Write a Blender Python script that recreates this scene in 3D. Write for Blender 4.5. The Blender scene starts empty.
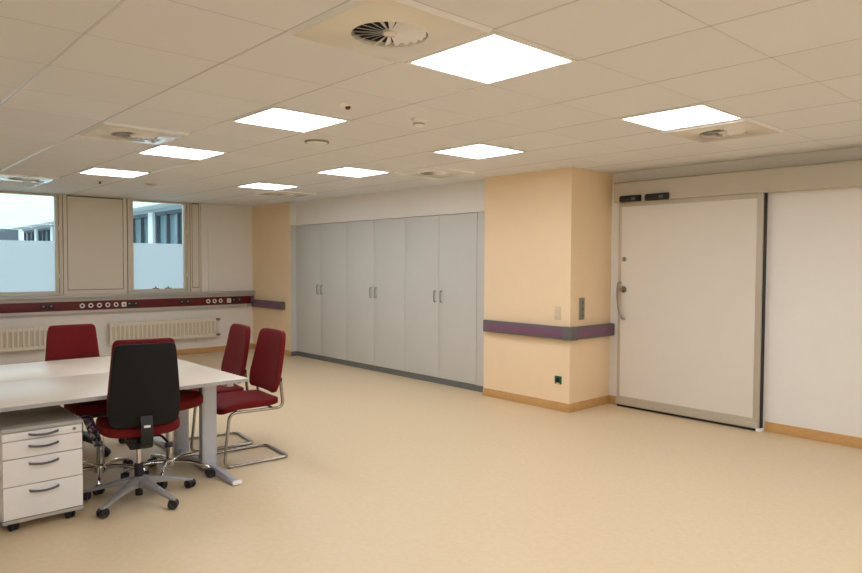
import bpy, bmesh, math, random
from math import pi, sin, cos, radians
from mathutils import Vector, Matrix

random.seed(7)
SC = bpy.context.scene
COL = SC.collection

# ------------------------------------------------------------------ camera, world, exposure
H = 2.515                                    # ceiling height
cam_d = bpy.data.cameras.new('camera')
cam = bpy.data.objects.new('camera', cam_d)
COL.objects.link(cam)
cam_d.sensor_fit = 'HORIZONTAL'
cam_d.sensor_width = 36.0
cam_d.lens = 674.9 / 862 * 36.0
cam_d.clip_start = 0.05
cam_d.clip_end = 300
YAW, PITCH, ROLL = 0.8338, -0.0346, 0.0045
fw = Vector((-sin(YAW) * cos(PITCH), cos(YAW) * cos(PITCH), sin(PITCH)))
rt = Vector((cos(YAW), sin(YAW), 0))
up = rt.cross(fw)
rt2 = rt * cos(ROLL) + up * sin(ROLL)
up2 = up * cos(ROLL) - rt * sin(ROLL)
M3 = Matrix((rt2, up2, -fw)).transposed()
cam.matrix_world = Matrix.Translation((0, 0, 1.5325)) @ M3.to_4x4()
SC.camera = cam

W = bpy.data.worlds.new('overcast_sky')
SC.world = W
W.use_nodes = True
wn = W.node_tree.nodes
bg = wn['Background']
bg.inputs[0].default_value = (0.78, 0.93, 1.0, 1)
bg.inputs[1].default_value = 3.2

PANEL_STRENGTH = 12.2
PANEL_COLOUR = (0.955, 0.985, 1.08)

vs = SC.view_settings
vs.view_transform = 'Standard'
vs.look = 'None'
vs.exposure = 0.0
vs.gamma = 1.0
vs.use_curve_mapping = False
try:
    SC.cycles.use_denoising = True
    SC.cycles.max_bounces = 10
    SC.cycles.diffuse_bounces = 6
    SC.cycles.transparent_max_bounces = 12
    SC.cycles.sample_clamp_indirect = 6.0
    SC.cycles.caustics_reflective = False
    SC.cycles.caustics_refractive = False
except Exception:
    pass


# ------------------------------------------------------------------ materials
def s2l(c):
    return tuple(((x / 255) / 12.92 if x / 255 <= 0.04045 else ((x / 255 + 0.055) / 1.055) ** 2.4) for x in c)


def mat(name, rgb, rough=0.5, metal=0.0, var=0.03, scale=6.0, bump=0.0, bscale=200.0, spec=0.5, stretch=None):
    m = bpy.data.materials.new(name)
    m.use_nodes = True
    nt = m.node_tree
    b = nt.nodes['Principled BSDF']
    c = s2l(rgb)
    b.inputs['Roughness'].default_value = rough
    b.inputs['Metallic'].default_value = metal
    b.inputs['Specular IOR Level'].default_value = spec
    tc = nt.nodes.new('ShaderNodeTexCoord')
    src = tc.outputs['Object']
    if stretch:
        mp = nt.nodes.new('ShaderNodeMapping')
        mp.inputs['Scale'].default_value = stretch
        nt.links.new(src, mp.inputs['Vector'])
        src = mp.outputs['Vector']
    n = nt.nodes.new('ShaderNodeTexNoise')
    n.inputs['Scale'].default_value = scale
    n.inputs['Detail'].default_value = 3
    nt.links.new(src, n.inputs['Vector'])
    r = nt.nodes.new('ShaderNodeValToRGB')
    r.color_ramp.elements[0].position = 0.3
    r.color_ramp.elements[1].position = 0.7
    r.color_ramp.elements[0].color = (*[max(0, x * (1 - var)) for x in c], 1)
    r.color_ramp.elements[1].color = (*[min(1, x * (1 + var)) for x in c], 1)
    nt.links.new(n.outputs['Fac'], r.inputs['Fac'])
    nt.links.new(r.outputs['Color'], b.inputs['Base Color'])
    if bump:
        n2 = nt.nodes.new('ShaderNodeTexNoise')
        n2.inputs['Scale'].default_value = bscale
        n2.inputs['Detail'].default_value = 2
        nt.links.new(tc.outputs['Object'], n2.inputs['Vector'])
        bp = nt.nodes.new('ShaderNodeBump')
        bp.inputs['Strength'].default_value = bump
        bp.inputs['Distance'].default_value = 0.002
        nt.links.new(n2.outputs['Fac'], bp.inputs['Height'])
        nt.links.new(bp.outputs['Normal'], b.inputs['Normal'])
    return m


M = {}
M['white_wall'] = mat('white_wall_paint', (240, 237, 232), 0.85, var=0.01, bump=0.1, bscale=120)
M['orange_wall'] = mat('apricot_wall_paint', (248, 223, 186), 0.8, var=0.01, bump=0.1, bscale=120)
M['skirting'] = mat('ochre_linoleum_skirting', (206, 162, 104), 0.5, var=0.06, scale=14)
M['cabinet'] = mat('light_grey_laminate', (208, 208, 203), 0.42, var=0.012, scale=3)
M['cabinet_dark'] = mat('dark_grey_laminate', (112, 114, 112), 0.5, var=0.03)
M['steel'] = mat('brushed_steel', (158, 154, 146), 0.3, metal=1.0, var=0.05, scale=30)
M['chrome'] = mat('chrome', (215, 213, 210), 0.12, metal=1.0, var=0.02, scale=8)
M['tube'] = mat('satin_chrome_tube', (172, 168, 162), 0.26, metal=1.0, var=0.03)
M['alu'] = mat('grey_aluminium_paint', (158, 158, 158), 0.38, metal=0.3, var=0.03)
M['alu_beige'] = mat('champagne_anodised_aluminium', (198, 190, 172), 0.42, metal=0.25, var=0.02)
M['door'] = mat('door_laminate', (230, 224, 213), 0.5, var=0.01)
M['black'] = mat('black_plastic', (24, 24, 26), 0.5, var=0.05)
M['shell'] = mat('black_textured_shell', (13, 14, 16), 0.6, var=0.06, bump=0.3, bscale=400, spec=0.3)
M['tyre'] = mat('dark_grey_caster_plastic', (34, 35, 38), 0.45, var=0.05)
M['red'] = mat('red_upholstery_fabric', (106, 13, 16), 0.75, var=0.06, scale=40, bump=0.35, bscale=600, spec=0.25)
M['red_trunk'] = mat('red_trunking_cover', (100, 13, 18), 0.45, var=0.03)
M['table'] = mat('pale_maple_laminate', (211, 200, 182), 0.33, var=0.02, scale=5, stretch=(6, 1, 1))
M['table_edge'] = mat('grey_table_edge_band', (170, 170, 172), 0.5, var=0.02)
M['leg'] = mat('silver_powder_coat', (192, 197, 206), 0.4, metal=0.2, var=0.02)
M['pedestal'] = mat('warm_white_laminate', (238, 237, 237), 0.45, var=0.015)
M['pedestal_top'] = mat('table_shaded_laminate', (176, 174, 168), 0.4, var=0.02)  # greyer than the body: the table's shadow is put into the colour
M['handle'] = mat('grey_plastic_handle', (104, 106, 114), 0.35, metal=0.4, var=0.03)
M['purple'] = mat('plum_bumper_vinyl', (122, 86, 112), 0.5, var=0.03)
M['rail_grey'] = mat('grey_bumper_plastic', (104, 100, 102), 0.5, var=0.03)
M['white_plastic'] = mat('white_plastic', (246, 246, 244), 0.4, var=0.01)
M['cream_plastic'] = mat('cream_plastic', (224, 208, 178), 0.45, var=0.01)
M['grey_plastic'] = mat('grey_plastic', (150, 146, 138), 0.45, var=0.02)
M['green'] = mat('green_socket_plastic', (20, 92, 58), 0.4, var=0.03)
M['dark_hole'] = mat('dark_recess', (26, 24, 22), 0.7, var=0.03)
M['frame'] = mat('beige_window_aluminium', (222, 214, 198), 0.45, metal=0.1, var=0.01)
M['panel'] = mat('beige_wall_panel', (230, 222, 208), 0.4, var=0.01)
M['sill'] = mat('grey_sill_metal', (190, 187, 184), 0.4, metal=0.15, var=0.02)
M['radiator'] = mat('cream_radiator_enamel', (236, 227, 210), 0.4, var=0.01)
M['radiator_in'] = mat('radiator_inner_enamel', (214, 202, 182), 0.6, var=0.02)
M['vent'] = mat('white_vent_metal', (244, 245, 247), 0.16, var=0.01)
M['vent_plate'] = mat('cream_vent_plate', (236, 230, 219), 0.06, var=0.01)
M['ext_white'] = mat('white_facade_render', (208, 216, 219), 0.9, var=0.01)
M['ext_frame'] = mat('grey_blue_facade_metal', (150, 166, 180), 0.5, var=0.02)
M['ext_dark'] = mat('dark_window_frames', (66, 78, 88), 0.5, var=0.03)
M['ext_glass'] = mat('facade_glass', (112, 138, 148), 0.08, var=0.1, scale=0.8)
M['ground'] = mat('courtyard_gravel', (168, 168, 162), 0.9, var=0.1, scale=3)


def floor_mat():
    m = bpy.data.materials.new('marbled_linoleum_floor')
    m.use_nodes = True
    nt = m.node_tree
    b = nt.nodes['Principled BSDF']
    tc = nt.nodes.new('ShaderNodeTexCoord')
    n = nt.nodes.new('ShaderNodeTexNoise')
    n.inputs['Scale'].default_value = 28
    n.inputs['Detail'].default_value = 6
    n.inputs['Roughness'].default_value = 0.7
    nt.links.new(tc.outputs['Object'], n.inputs['Vector'])
    r = nt.nodes.new('ShaderNodeValToRGB')
    r.color_ramp.elements[0].position = 0.35
    r.color_ramp.elements[1].position = 0.65
    r.color_ramp.elements[0].color = (*s2l((216, 195, 159)), 1)
    r.color_ramp.elements[1].color = (*s2l((223, 203, 168)), 1)
    nt.links.new(n.outputs['Fac'], r.inputs['Fac'])
    nt.links.new(r.outputs['Color'], b.inputs['Base Color'])
    b.inputs['Roughness'].default_value = 0.42
    b.inputs['Specular IOR Level'].default_value = 0.4
    return m


GX, GY, TILE = -2.2557, 2.4311, 0.625


def ceiling_mat():
    m = bpy.data.materials.new('white_ceiling_tiles')
    m.use_nodes = True
    nt = m.node_tree
    L = nt.links
    b = nt.nodes['Principled BSDF']
    b.inputs['Roughness'].default_value = 0.85
    b.inputs['Specular IOR Level'].default_value = 0.3
    tc = nt.nodes.new('ShaderNodeTexCoord')
    sep = nt.nodes.new('ShaderNodeSeparateXYZ')
    L.new(tc.outputs['Object'], sep.inputs[0])

    def math_(op, a, bv=None):
        n = nt.nodes.new('ShaderNodeMath')
        n.operation = op
        if isinstance(a, (int, float)):
            n.inputs[0].default_value = a
        else:
            L.new(a, n.inputs[0])
        if bv is not None:
            if isinstance(bv, (int, float)):
                n.inputs[1].default_value = bv
            else:
                L.new(bv, n.inputs[1])
        return n.outputs[0]

    def joint(out, g, half, soft):
        u = math_('DIVIDE', math_('SUBTRACT', out, g), TILE)
        f = math_('FRACT', math_('ADD', u, 100.0))          # 0.5 = joint
        d = math_('MULTIPLY', math_('ABSOLUTE', math_('SUBTRACT', f, 0.5)), TILE)
        mr = nt.nodes.new('ShaderNodeMapRange')
        mr.inputs['From Min'].default_value = half
        mr.inputs['From Max'].default_value = half + soft
        mr.inputs['To Min'].default_value = 1.0
        mr.inputs['To Max'].default_value = 0.0
        L.new(d, mr.inputs['Value'])
        cell = math_('FLOOR', math_('ADD', math_('ADD', u, 100.5), 0.0))
        return mr.outputs[0], cell

    jx, cx = joint(sep.outputs[0], GX, 0.0015, 0.003)
    jy, cy = joint(sep.outputs[1], GY, 0.006, 0.004)
    comb = nt.nodes.new('ShaderNodeCombineXYZ')
    L.new(cx, comb.inputs[0])
    L.new(cy, comb.inputs[1])
    wn_ = nt.nodes.new('ShaderNodeTexWhiteNoise')
    wn_.noise_dimensions = '2D'
    L.new(comb.outputs[0], wn_.inputs['Vector'])
    tone = math_('ADD', math_('MULTIPLY', wn_.outputs['Value'], 0.035), 0.965)
    # fine mineral-fibre speckle
    n = nt.nodes.new('ShaderNodeTexNoise')
    n.inputs['Scale'].default_value = 160
    n.inputs['Detail'].default_value = 2
    L.new(tc.outputs['Object'], n.inputs['Vector'])
    tone = math_('MULTIPLY', tone, math_('ADD', math_('MULTIPLY', n.outputs['Fac'], 0.04), 0.98))
    k = math_('MULTIPLY', tone, math_('SUBTRACT', 1.0, math_('MULTIPLY', jx, 0.28)))
    k = math_('MULTIPLY', k, math_('SUBTRACT', 1.0, math_('MULTIPLY', jy, 0.13)))
    rg = nt.nodes.new('ShaderNodeMapRange')
    rg.inputs['To Min'].default_value = 0.85
    rg.inputs['To Max'].default_value = 0.18
    L.new(jy, rg.inputs['Value'])
    L.new(rg.outputs[0], b.inputs['Roughness'])
    col = nt.nodes.new('ShaderNodeVectorMath')
    col.operation = 'SCALE'
    col.inputs[0].default_value = s2l((232, 233, 236))
    L.new(k, col.inputs['Scale'])
    L.new(col.outputs[0], b.inputs['Base Color'])
    bp = nt.nodes.new('ShaderNodeBump')
    bp.inputs['Strength'].default_value = 0.4
    bp.inputs['Distance'].default_value = 0.004
    L.new(math_('SUBTRACT', 1.0, math_('MAXIMUM', jx, jy)), bp.inputs['Height'])
    L.new(bp.outputs['Normal'], b.inputs['Normal'])
    return m


def emit_mat(name, col, strength):
    m = bpy.data.materials.new(name)
    m.use_nodes = True
    b = m.node_tree.nodes['Principled BSDF']
    b.inputs['Base Color'].default_value = (0.9, 0.9, 0.9, 1)
    b.inputs['Emission Color'].default_value = (*col, 1)
    b.inputs['Emission Strength'].default_value = strength
    return m


def glass_mat():
    m = bpy.data.materials.new('clear_window_glass')
    m.use_nodes = True
    nt = m.node_tree
    nt.nodes.remove(nt.nodes['Principled BSDF'])
    t = nt.nodes.new('ShaderNodeBsdfTransparent')
    t.inputs[0].default_value = (0.93, 0.97, 0.97, 1)
    g = nt.nodes.new('ShaderNodeBsdfGlossy')
    g.inputs['Roughness'].default_value = 0.02
    fr = nt.nodes.new('ShaderNodeFresnel')
    fr.inputs['IOR'].default_value = 1.35
    mx = nt.nodes.new('ShaderNodeMixShader')
    nt.links.new(fr.outputs[0], mx.inputs[0])
    nt.links.new(t.outputs[0], mx.inputs[1])
    nt.links.new(g.outputs[0], mx.inputs[2])
    nt.links.new(mx.outputs[0], nt.nodes['Material Output'].inputs[0])
    return m


def film_mat():
    m = bpy.data.materials.new('frosted_film')
    m.use_nodes = True
    nt = m.node_tree
    nt.nodes.remove(nt.nodes['Principled BSDF'])
    t = nt.nodes.new('ShaderNodeBsdfTranslucent')
    t.inputs[0].default_value = (0.94, 0.97, 1.0, 1)
    d = nt.nodes.new('ShaderNodeBsdfDiffuse')
    d.inputs[0].default_value = (0.75, 0.82, 0.88, 1)
    n = nt.nodes.new('ShaderNodeTexNoise')
    n.inputs['Scale'].default_value = 3
    mx = nt.nodes.new('ShaderNodeMixShader')
    mr = nt.nodes.new('ShaderNodeMapRange')
    mr.inputs['To Min'].default_value = 0.10
    mr.inputs['To Max'].default_value = 0.14
    nt.links.new(n.outputs['Fac'], mr.inputs['Value'])
    nt.links.new(mr.outputs[0], mx.inputs[0])
    nt.links.new(t.outputs[0], mx.inputs[1])
    nt.links.new(d.outputs[0], mx.inputs[2])
    nt.links.new(mx.outputs[0], nt.nodes['Material Output'].inputs[0])
    return m


def cloth_mat():
    m = bpy.data.materials.new('patterned_cloth')
    m.use_nodes = True
    nt = m.node_tree
    b = nt.nodes['Principled BSDF']
    b.inputs['Roughness'].default_value = 0.9
    tc = nt.nodes.new('ShaderNodeTexCoord')
    v = nt.nodes.new('ShaderNodeTexVoronoi')
    v.inputs['Scale'].default_value = 70
    nt.links.new(tc.outputs['Object'], v.inputs['Vector'])
    sp = nt.nodes.new('ShaderNodeSeparateColor')
    nt.links.new(v.outputs['Color'], sp.inputs[0])
    r = nt.nodes.new('ShaderNodeValToRGB')
    r.color_ramp.interpolation = 'CONSTANT'
    e = r.color_ramp.elements
    e[0].position = 0.0
    e[0].color = (*s2l((84, 94, 138)), 1)
    e[1].position = 0.28
    e[1].color = (*s2l((222, 222, 230)), 1)
    for p, c in ((0.6, (140, 150, 190)), (0.75, (186, 110, 122)), (0.88, (90, 92, 104))):
        q = e.new(p)
        q.color = (*s2l(c), 1)
    nt.links.new(sp.outputs[0], r.inputs['Fac'])
    nt.links.new(r.outputs['Color'], b.inputs['Base Color'])
    return m


M['floor'] = floor_mat()
M['ceiling'] = ceiling_mat()
M['panel_light'] = emit_mat('lit_led_panel', PANEL_COLOUR, PANEL_STRENGTH)
M['led_red'] = emit_mat('red_indicator', (1, 0.06, 0.03), 0.4)
M['glass'] = glass_mat()
M['film'] = film_mat()
M['cloth'] = cloth_mat()


# ------------------------------------------------------------------ mesh helpers
def bx(bm, x0, x1, y0, y1, z0, z1, bev=0.0, seg=2, rot=None):
    r = bmesh.ops.create_cube(bm, size=1.0)
    vs_ = r['verts']
    cx, cy, cz = (x0 + x1) / 2, (y0 + y1) / 2, (z0 + z1) / 2
    for v in vs_:
        v.co = Vector((v.co.x * abs(x1 - x0), v.co.y * abs(y1 - y0), v.co.z * abs(z1 - z0)))
        if rot is not None:
            v.co = rot @ v.co
        v.co += Vector((cx, cy, cz))
    if bev > 0:
        es = list({e for v in vs_ for e in v.link_edges})
        bmesh.ops.bevel(bm, geom=es, offset=bev, segments=seg, affect='EDGES', profile=0.6)


def cyl(bm, p0, p1, r0, r1=None, seg=20, cap=True):
    p0, p1 = Vector(p0), Vector(p1)
    r1 = r0 if r1 is None else r1
    d = p1 - p0
    q = Vector((0, 0, 1)).rotation_difference(d.normalized())
    r = bmesh.ops.create_cone(bm, cap_ends=cap, segments=seg, radius1=r0, radius2=r1, depth=d.length)
    for v in r['verts']:
        v.co = q @ v.co + (p0 + p1) / 2


def lathe(bm, prof, origin=(0, 0, 0), seg=28, axis=None):
    """prof = [(r, z)...] turned about z, then swung onto axis"""
    o = Vector(origin)
    q = Vector((0, 0, 1)).rotation_difference(Vector(axis).normalized()) if axis else None
    rings = []
    for r, z in prof:
        ring = []
        if r < 1e-6:
            p = Vector((0, 0, z))
            ring = [bm.verts.new((q @ p if q else p) + o)]
        else:
            for i in range(seg):
                p = Vector((r * cos(2 * pi * i / seg), r * sin(2 * pi * i / seg), z))
                ring.append(bm.verts.new((q @ p if q else p) + o))
        rings.append(ring)
    for a, b in zip(rings, rings[1:]):
        for i in range(seg):
            j = (i + 1) % seg
            if len(a) == 1 and len(b) == 1:
                continue
            if len(a) == 1:
                bm.faces.new((a[0], b[i], b[j]))
            elif len(b) == 1:
                bm.faces.new((a[i], a[j], b[0]))
            else:
                bm.faces.new((a[i], a[j], b[j], b[i]))


def fillet(pts, rad, n=6, closed=False):
    pts = [Vector(p) for p in pts]
    N = len(pts)
    out = []
    for i, p in enumerate(pts):
        if not closed and i in (0, N - 1):
            out.append(p)
            continue
        a, c = pts[(i - 1) % N], pts[(i + 1) % N]
        u, w = (a - p), (c - p)
        r = min(rad, u.length * 0.49, w.length * 0.49)
        s, e = p + u.normalized() * r, p + w.normalized() * r
        for k in range(n + 1):
            t = k / n
            out.append(s * (1 - t) ** 2 + p * 2 * t * (1 - t) + e * t * t)
    return out


def tube(bm, pts, r, seg=10, closed=False):
    pts = [Vector(p) for p in pts]
    N = len(pts)
    rr = r if isinstance(r, (list, tuple)) else [r] * N
    tang = []
    for i in range(N):
        a = pts[(i - 1) % N] if (closed or i > 0) else pts[i]
        c = pts[(i + 1) % N] if (closed or i < N - 1) else pts[i]
        tang.append((c - a).normalized())
    t0 = tang[0]
    nrm = t0.cross(Vector((0, 0, 1)))
    if nrm.length < 0.1:
        nrm = t0.cross(Vector((1, 0, 0)))
    nrm.normalize()
    rings = []
    for i in range(N):
        if i:
            q = tang[i - 1].rotation_difference(tang[i])
            nrm = q @ nrm
        bn = tang[i].cross(nrm).normalized()
        nrm = bn.cross(tang[i]).normalized()
        rings.append([bm.verts.new(pts[i] + (nrm * cos(2 * pi * k / seg) + bn * sin(2 * pi * k / seg)) * rr[i]) for k in range(seg)])
    M_ = N if closed else N - 1
    for i in range(M_):
        a, b = rings[i], rings[(i + 1) % N]
        for k in range(seg):
            bm.faces.new((a[k], a[(k + 1) % seg], b[(k + 1) % seg], b[k]))
    if not closed:
        bm.faces.new(rings[0][::-1])
        bm.faces.new(rings[-1])


def prism(bm, poly, z0, z1):
    """poly = [(x, y)...] extruded from z0 to z1"""
    a = [bm.verts.new((x, y, z0)) for x, y in poly]
    b = [bm.verts.new((x, y, z1)) for x, y in poly]
    n = len(poly)
    bm.faces.new(a[::-1])
    bm.faces.new(b)
    for i in range(n):
        j = (i + 1) % n
        bm.faces.new((a[i], a[j], b[j], b[i]))


def pad(bm, place, width, thick, nu=22, nv=26, p=6.0, qtop=9.0, qbot=9.0):
    """closed cushion: place(s, v, h) -> point, s = signed half-width offset, v in 0..1, h = offset through the thickness"""
    def sg(t):
        return sin(t * pi / 2)
    us = [sg(-1 + 2 * i / nu) for i in range(nu + 1)]
    vv = [(sg(-1 + 2 * j / nv) + 1) / 2 for j in range(nv + 1)]
    F, B = [], []
    for v in vv:
        t = 2 * v - 1
        q = qtop if t > 0 else qbot
        tt = min(abs(t), 0.9995)
        wm = (1 - tt ** q) ** (1 / q)
        hv = (1 - min(abs(t), 0.99995) ** p) ** (1 / p)
        fr, br = [], []
        for u in us:
            hu = (1 - min(abs(u), 1.0) ** p) ** (1 / p) if abs(u) < 1 else 0.0
            h = thick / 2 * min(hu, hv) if min(hu, hv) < 0.6 else thick / 2 * (hu * hv)
            s = u * width(v) * wm
            fr.append(bm.verts.new(place(s, v, h)))
            br.append(bm.verts.new(place(s, v, -h)))
        F.append(fr)
        B.append(br)
    for j in range(nv):
        for i in range(nu):
            bm.faces.new((F[j][i], F[j][i + 1], F[j + 1][i + 1], F[j + 1][i]))
            bm.faces.new((B[j][i], B[j + 1][i], B[j + 1][i + 1], B[j][i + 1]))
    # stitch the four borders
    for j in range(nv):
        bm.faces.new((F[j][0], F[j + 1][0], B[j + 1][0], B[j][0]))
        bm.faces.new((F[j][nu], B[j][nu], B[j + 1][nu], F[j + 1][nu]))
    for i in range(nu):
        bm.faces.new((F[0][i], B[0][i], B[0][i + 1], F[0][i + 1]))
        bm.faces.new((F[nv][i], F[nv][i + 1], B[nv][i + 1], B[nv][i]))
    bmesh.ops.remove_doubles(bm, verts=bm.verts[:], dist=1e-5)


def obj(name, bm, m, parent=None, smooth=True, angle=35):
    bmesh.ops.recalc_face_normals(bm, faces=bm.faces[:])
    me = bpy.data.meshes.new(name)
    bm.to_mesh(me)
    bm.free()
    me.materials.append(m)
    if smooth:
        for pl in me.polygons:
            pl.use_smooth = True
        try:
            me.set_sharp_from_angle(angle=radians(angle))
        except Exception:
            pass
    o = bpy.data.objects.new(name, me)
    COL.objects.link(o)
    if parent is not None:
        o.parent = parent
    return o


def NB():
    return bmesh.new()


def box_obj(name, dims, m, parent=None, bev=0.0, rot=None):
    bm = NB()
    bx(bm, *dims, bev=bev, rot=rot)
    return obj(name, bm, m, parent)


def struct(name, bm, m):
    o = obj(name, bm, m)
    o['kind'] = 'structure'
    return o


def sbox(name, dims, m, bev=0.0):
    bm = NB()
    bx(bm, *dims, bev=bev)
    return struct(name, bm, m)


def tag(o, label, cat, group=None):
    o['label'] = label
    o['category'] = cat
    if group:
        o['group'] = group
    return o


def thing(name, label, cat, loc=(0, 0, 0), rotz=0.0, group=None):
    o = bpy.data.objects.new(name, None)
    COL.objects.link(o)
    o.empty_display_size = 0.1
    o.location = loc
    o.rotation_euler = (0, 0, rotz)
    return tag(o, label, cat, group)


def dup(root, loc, rotz, label, group=None):
    r = root.copy()
    COL.objects.link(r)
    r.location = loc
    r.rotation_euler = (0, 0, rotz)
    r['label'] = label
    if group:
        r['group'] = group
    for ch in list(root.children):
        c = ch.copy()
        COL.objects.link(c)
        c.parent = r
        for g in ch.children:
            d = g.copy()
            COL.objects.link(d)
            d.parent = c
    return r


# ------------------------------------------------------------------ room shell
XW = -11.0          # window wall
YC = 5.803          # cabinet front and corner wall
YP = 5.697          # pillar front
YD = 6.431          # sliding door wall
XP0, XP1 = -5.362, -4.152
XE, YN = 5.0, -2.8  # walls behind the camera

sbox('floor', (XW - 0.3, XE + 0.2, YN - 0.2, YD + 0.3, -0.12, 0.0), M['floor'])
sbox('ceiling', (XW - 0.3, XE + 0.2, YN - 0.2, YD + 0.3, H, H + 0.15), M['ceiling'])

# window wall: solid below the sill line, piers between the openings
bm = NB()
W1 = (0.95, 2.665)
W2 = (3.585, 4.575)
bx(bm, XW - 0.3, XW, YN - 0.2, YD + 0.3, 0, 1.035)
for a, b in ((YN - 0.2, W1[0]), (W1[1], W2[0]), (W2[1], YD + 0.3)):
    bx(bm, XW - 0.3, XW - 0.03, a, b, 1.035, H)
struct('wall_left', bm, M['white_wall'])
sbox('trim_7', (XW - 0.03, XW + 0.004, 4.89, 5.70, 1.035, H), M['white_wall'])     # plastered pier by the corner

YS = 5.70           # front of the corner wall
bm = NB()
prism(bm, [(XW, YS), (-9.69, YS), (-9.69, YC - 0.004), (-9.868, YC - 0.004), (-9.868, YD + 0.3), (XW, YD + 0.3)], 0, H)
struct('wall_corner', bm, M['orange_wall'])
bm = NB()
bx(bm, -9.86, XP0, YC + 0.005, YD, 2.142, H)
bx(bm, -9.689, -9.684, YS + 0.001, YC + 0.005, 2.142, H)
struct('wall_bulkhead', bm, M['white_wall'])
sbox('wall_pillar', (XP0, XP1, YP, YD + 0.3, 0, H), M['orange_wall'])
sbox('wall_back', (-9.86, XP0, YD, YD + 0.3, 0, H), M['white_wall'])
sbox('wall_right', (XP1, XE + 0.2, YD, YD + 0.3, 0, H), M['white_wall'])
sbox('wall_side', (XE, XE + 0.2, YN, YD, 0, H), M['white_wall'])
sbox('wall_near', (XW, XE, YN - 0.2, YN, 0, H), M['white_wall'])

SK, ST = 0.09, 0.012
sbox('baseboard_left', (XW, XW + ST, YN, 5.70, 0, SK), M['skirting'], 0.003)
sbox('baseboard_corner', (XW + ST, -9.69, YS - ST, YS, 0, SK), M['skirting'], 0.003)
bm = NB()
bx(bm, XP0, XP1 + ST, YP - ST, YP, 0, SK, 0.003)
bx(bm, XP1, XP1 + ST, YP, YD, 0, SK, 0.003)
struct('baseboard_pillar', bm, M['skirting'])
bm = NB()
bx(bm, XP1 + ST, -4.015, YD - ST, YD, 0, SK, 0.003)
bx(bm, -2.5, XE, YD - ST, YD, 0, SK, 0.003)
struct('baseboard_right', bm, M['skirting'])


# flat panels beside and between the windows, with a shadow-joint inset
def wall_panel(name, y0, y1, inset):
    bm = NB()
    m = 0.009
    iy0, iy1, z0, z1 = y0 + inset, y1 - inset, 1.035 + 0.075, H - 0.02
    bx(bm, XW - 0.012, XW - 0.004, y0, iy0 - m / 2, 1.035, H, 0.001, 1)
    bx(bm, XW - 0.012, XW - 0.004, iy1 + m / 2, y1, 1.035, H, 0.001, 1)
    bx(bm, XW - 0.012, XW - 0.004, iy0 - m / 2, iy1 + m / 2, 1.035, z0 - m / 2, 0.001, 1)
    bx(bm, XW - 0.012, XW - 0.004, iy0 + m / 2, iy1 - m / 2, z0 + m / 2, z1, 0.001, 1)
    pn = struct(name, bm, M['panel'])
    box_obj('joint_shade_sheet', (XW - 0.03, XW - 0.0115, y0, y1, 1.035, H - 0.002), M['rail_grey'], pn)  # dark sheet that gives the open joints their shadow by colour
    return pn


wall_panel('trim_1', W1[1] + 0.012, W2[0] - 0.012, 0.055)
wall_panel('trim_2', W2[1] + 0.012, 4.76, 0.03)
wall_panel('trim_3', YN, W1[0] - 0.012, 0.055)
sbox('trim_4', (XW - 0.03, XW - 0.008, 4.772, 4.888, 1.035, H), M['white_wall'])


def window(name, y0, y1, film_top, handle_y):
    e = bpy.data.objects.new(name, None)
    COL.objects.link(e)
    e['kind'] = 'structure'
    e.location = (XW, (y0 + y1) / 2, 1.035)
    hw = (y1 - y0) / 2
    hh = H - 1.035
    f1, f2 = 0.045, 0.04
    bm = NB()                                           # outer frame
    bx(bm, -0.12, 0.004, -hw, -hw + f1, 0, hh, 0.004)
    bx(bm, -0.12, 0.004, hw - f1, hw, 0, hh, 0.004)
    bx(bm, -0.12, 0.004, -hw + f1, hw - f1, 0, 0.028, 0.004)
    bx(bm, -0.12, 0.004, -hw + f1, hw - f1, hh - 0.012, hh, 0.002)
    obj('window_frame', bm, M['frame'], e)
    a = hw - f1 - 0.004
    bm = NB()                                           # sash
    bx(bm, -0.10, -0.012, -a, -a + f2, 0.032, hh - 0.014, 0.005)
    bx(bm, -0.10, -0.012, a - f2, a, 0.032, hh - 0.014, 0.005)
    bx(bm, -0.10, -0.012, -a + f2, a - f2, 0.032, 0.062, 0.005)
    bx(bm, -0.10, -0.012, -a + f2, a - f2, hh - 0.03, hh - 0.014, 0.004)
    s = obj('window_sash', bm, M['frame'], e)
    for zz in (0.25, 0.95):
        bm = NB()
        cyl(bm, (-0.004, a + 0.001, zz), (-0.004, a + 0.001, zz + 0.07), 0.008, seg=12)
        obj('hinge', bm, M['white_plastic'], s)
    g0, g1, zt = -a + f2 - 0.004, a - f2 + 0.004, hh - 0.026
    box_obj('window_pane', (-0.062, -0.056, g0, g1, 0.058, zt), M['glass'], e)
    box_obj('frosted_film', (-0.0555, -0.0545, g0, g1, 0.058, film_top - 1.035), M['film'], e)
    return e


window('window_1', *W1, 1.83, 0)
window('window_2', *W2, 1.83, 0)
# two small grey stays on the bottom rail of the second window
for yy, lb in ((4.02, 'left one of two small grey stays on the bottom rail of the right window'),
               (4.22, 'right one of two small grey stays on the bottom rail of the right window')):
    bm = NB()
    bx(bm, XW - 0.05, XW - 0.005, yy - 0.045, yy + 0.045, 1.098, 1.114, 0.004)
    cyl(bm, (XW - 0.028, yy, 1.112), (XW - 0.028, yy, 1.135), 0.012, seg=12)
    tag(obj('window_stay', bm, M['grey_plastic']), lb, 'window stay', 'stays on the right window')

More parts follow.
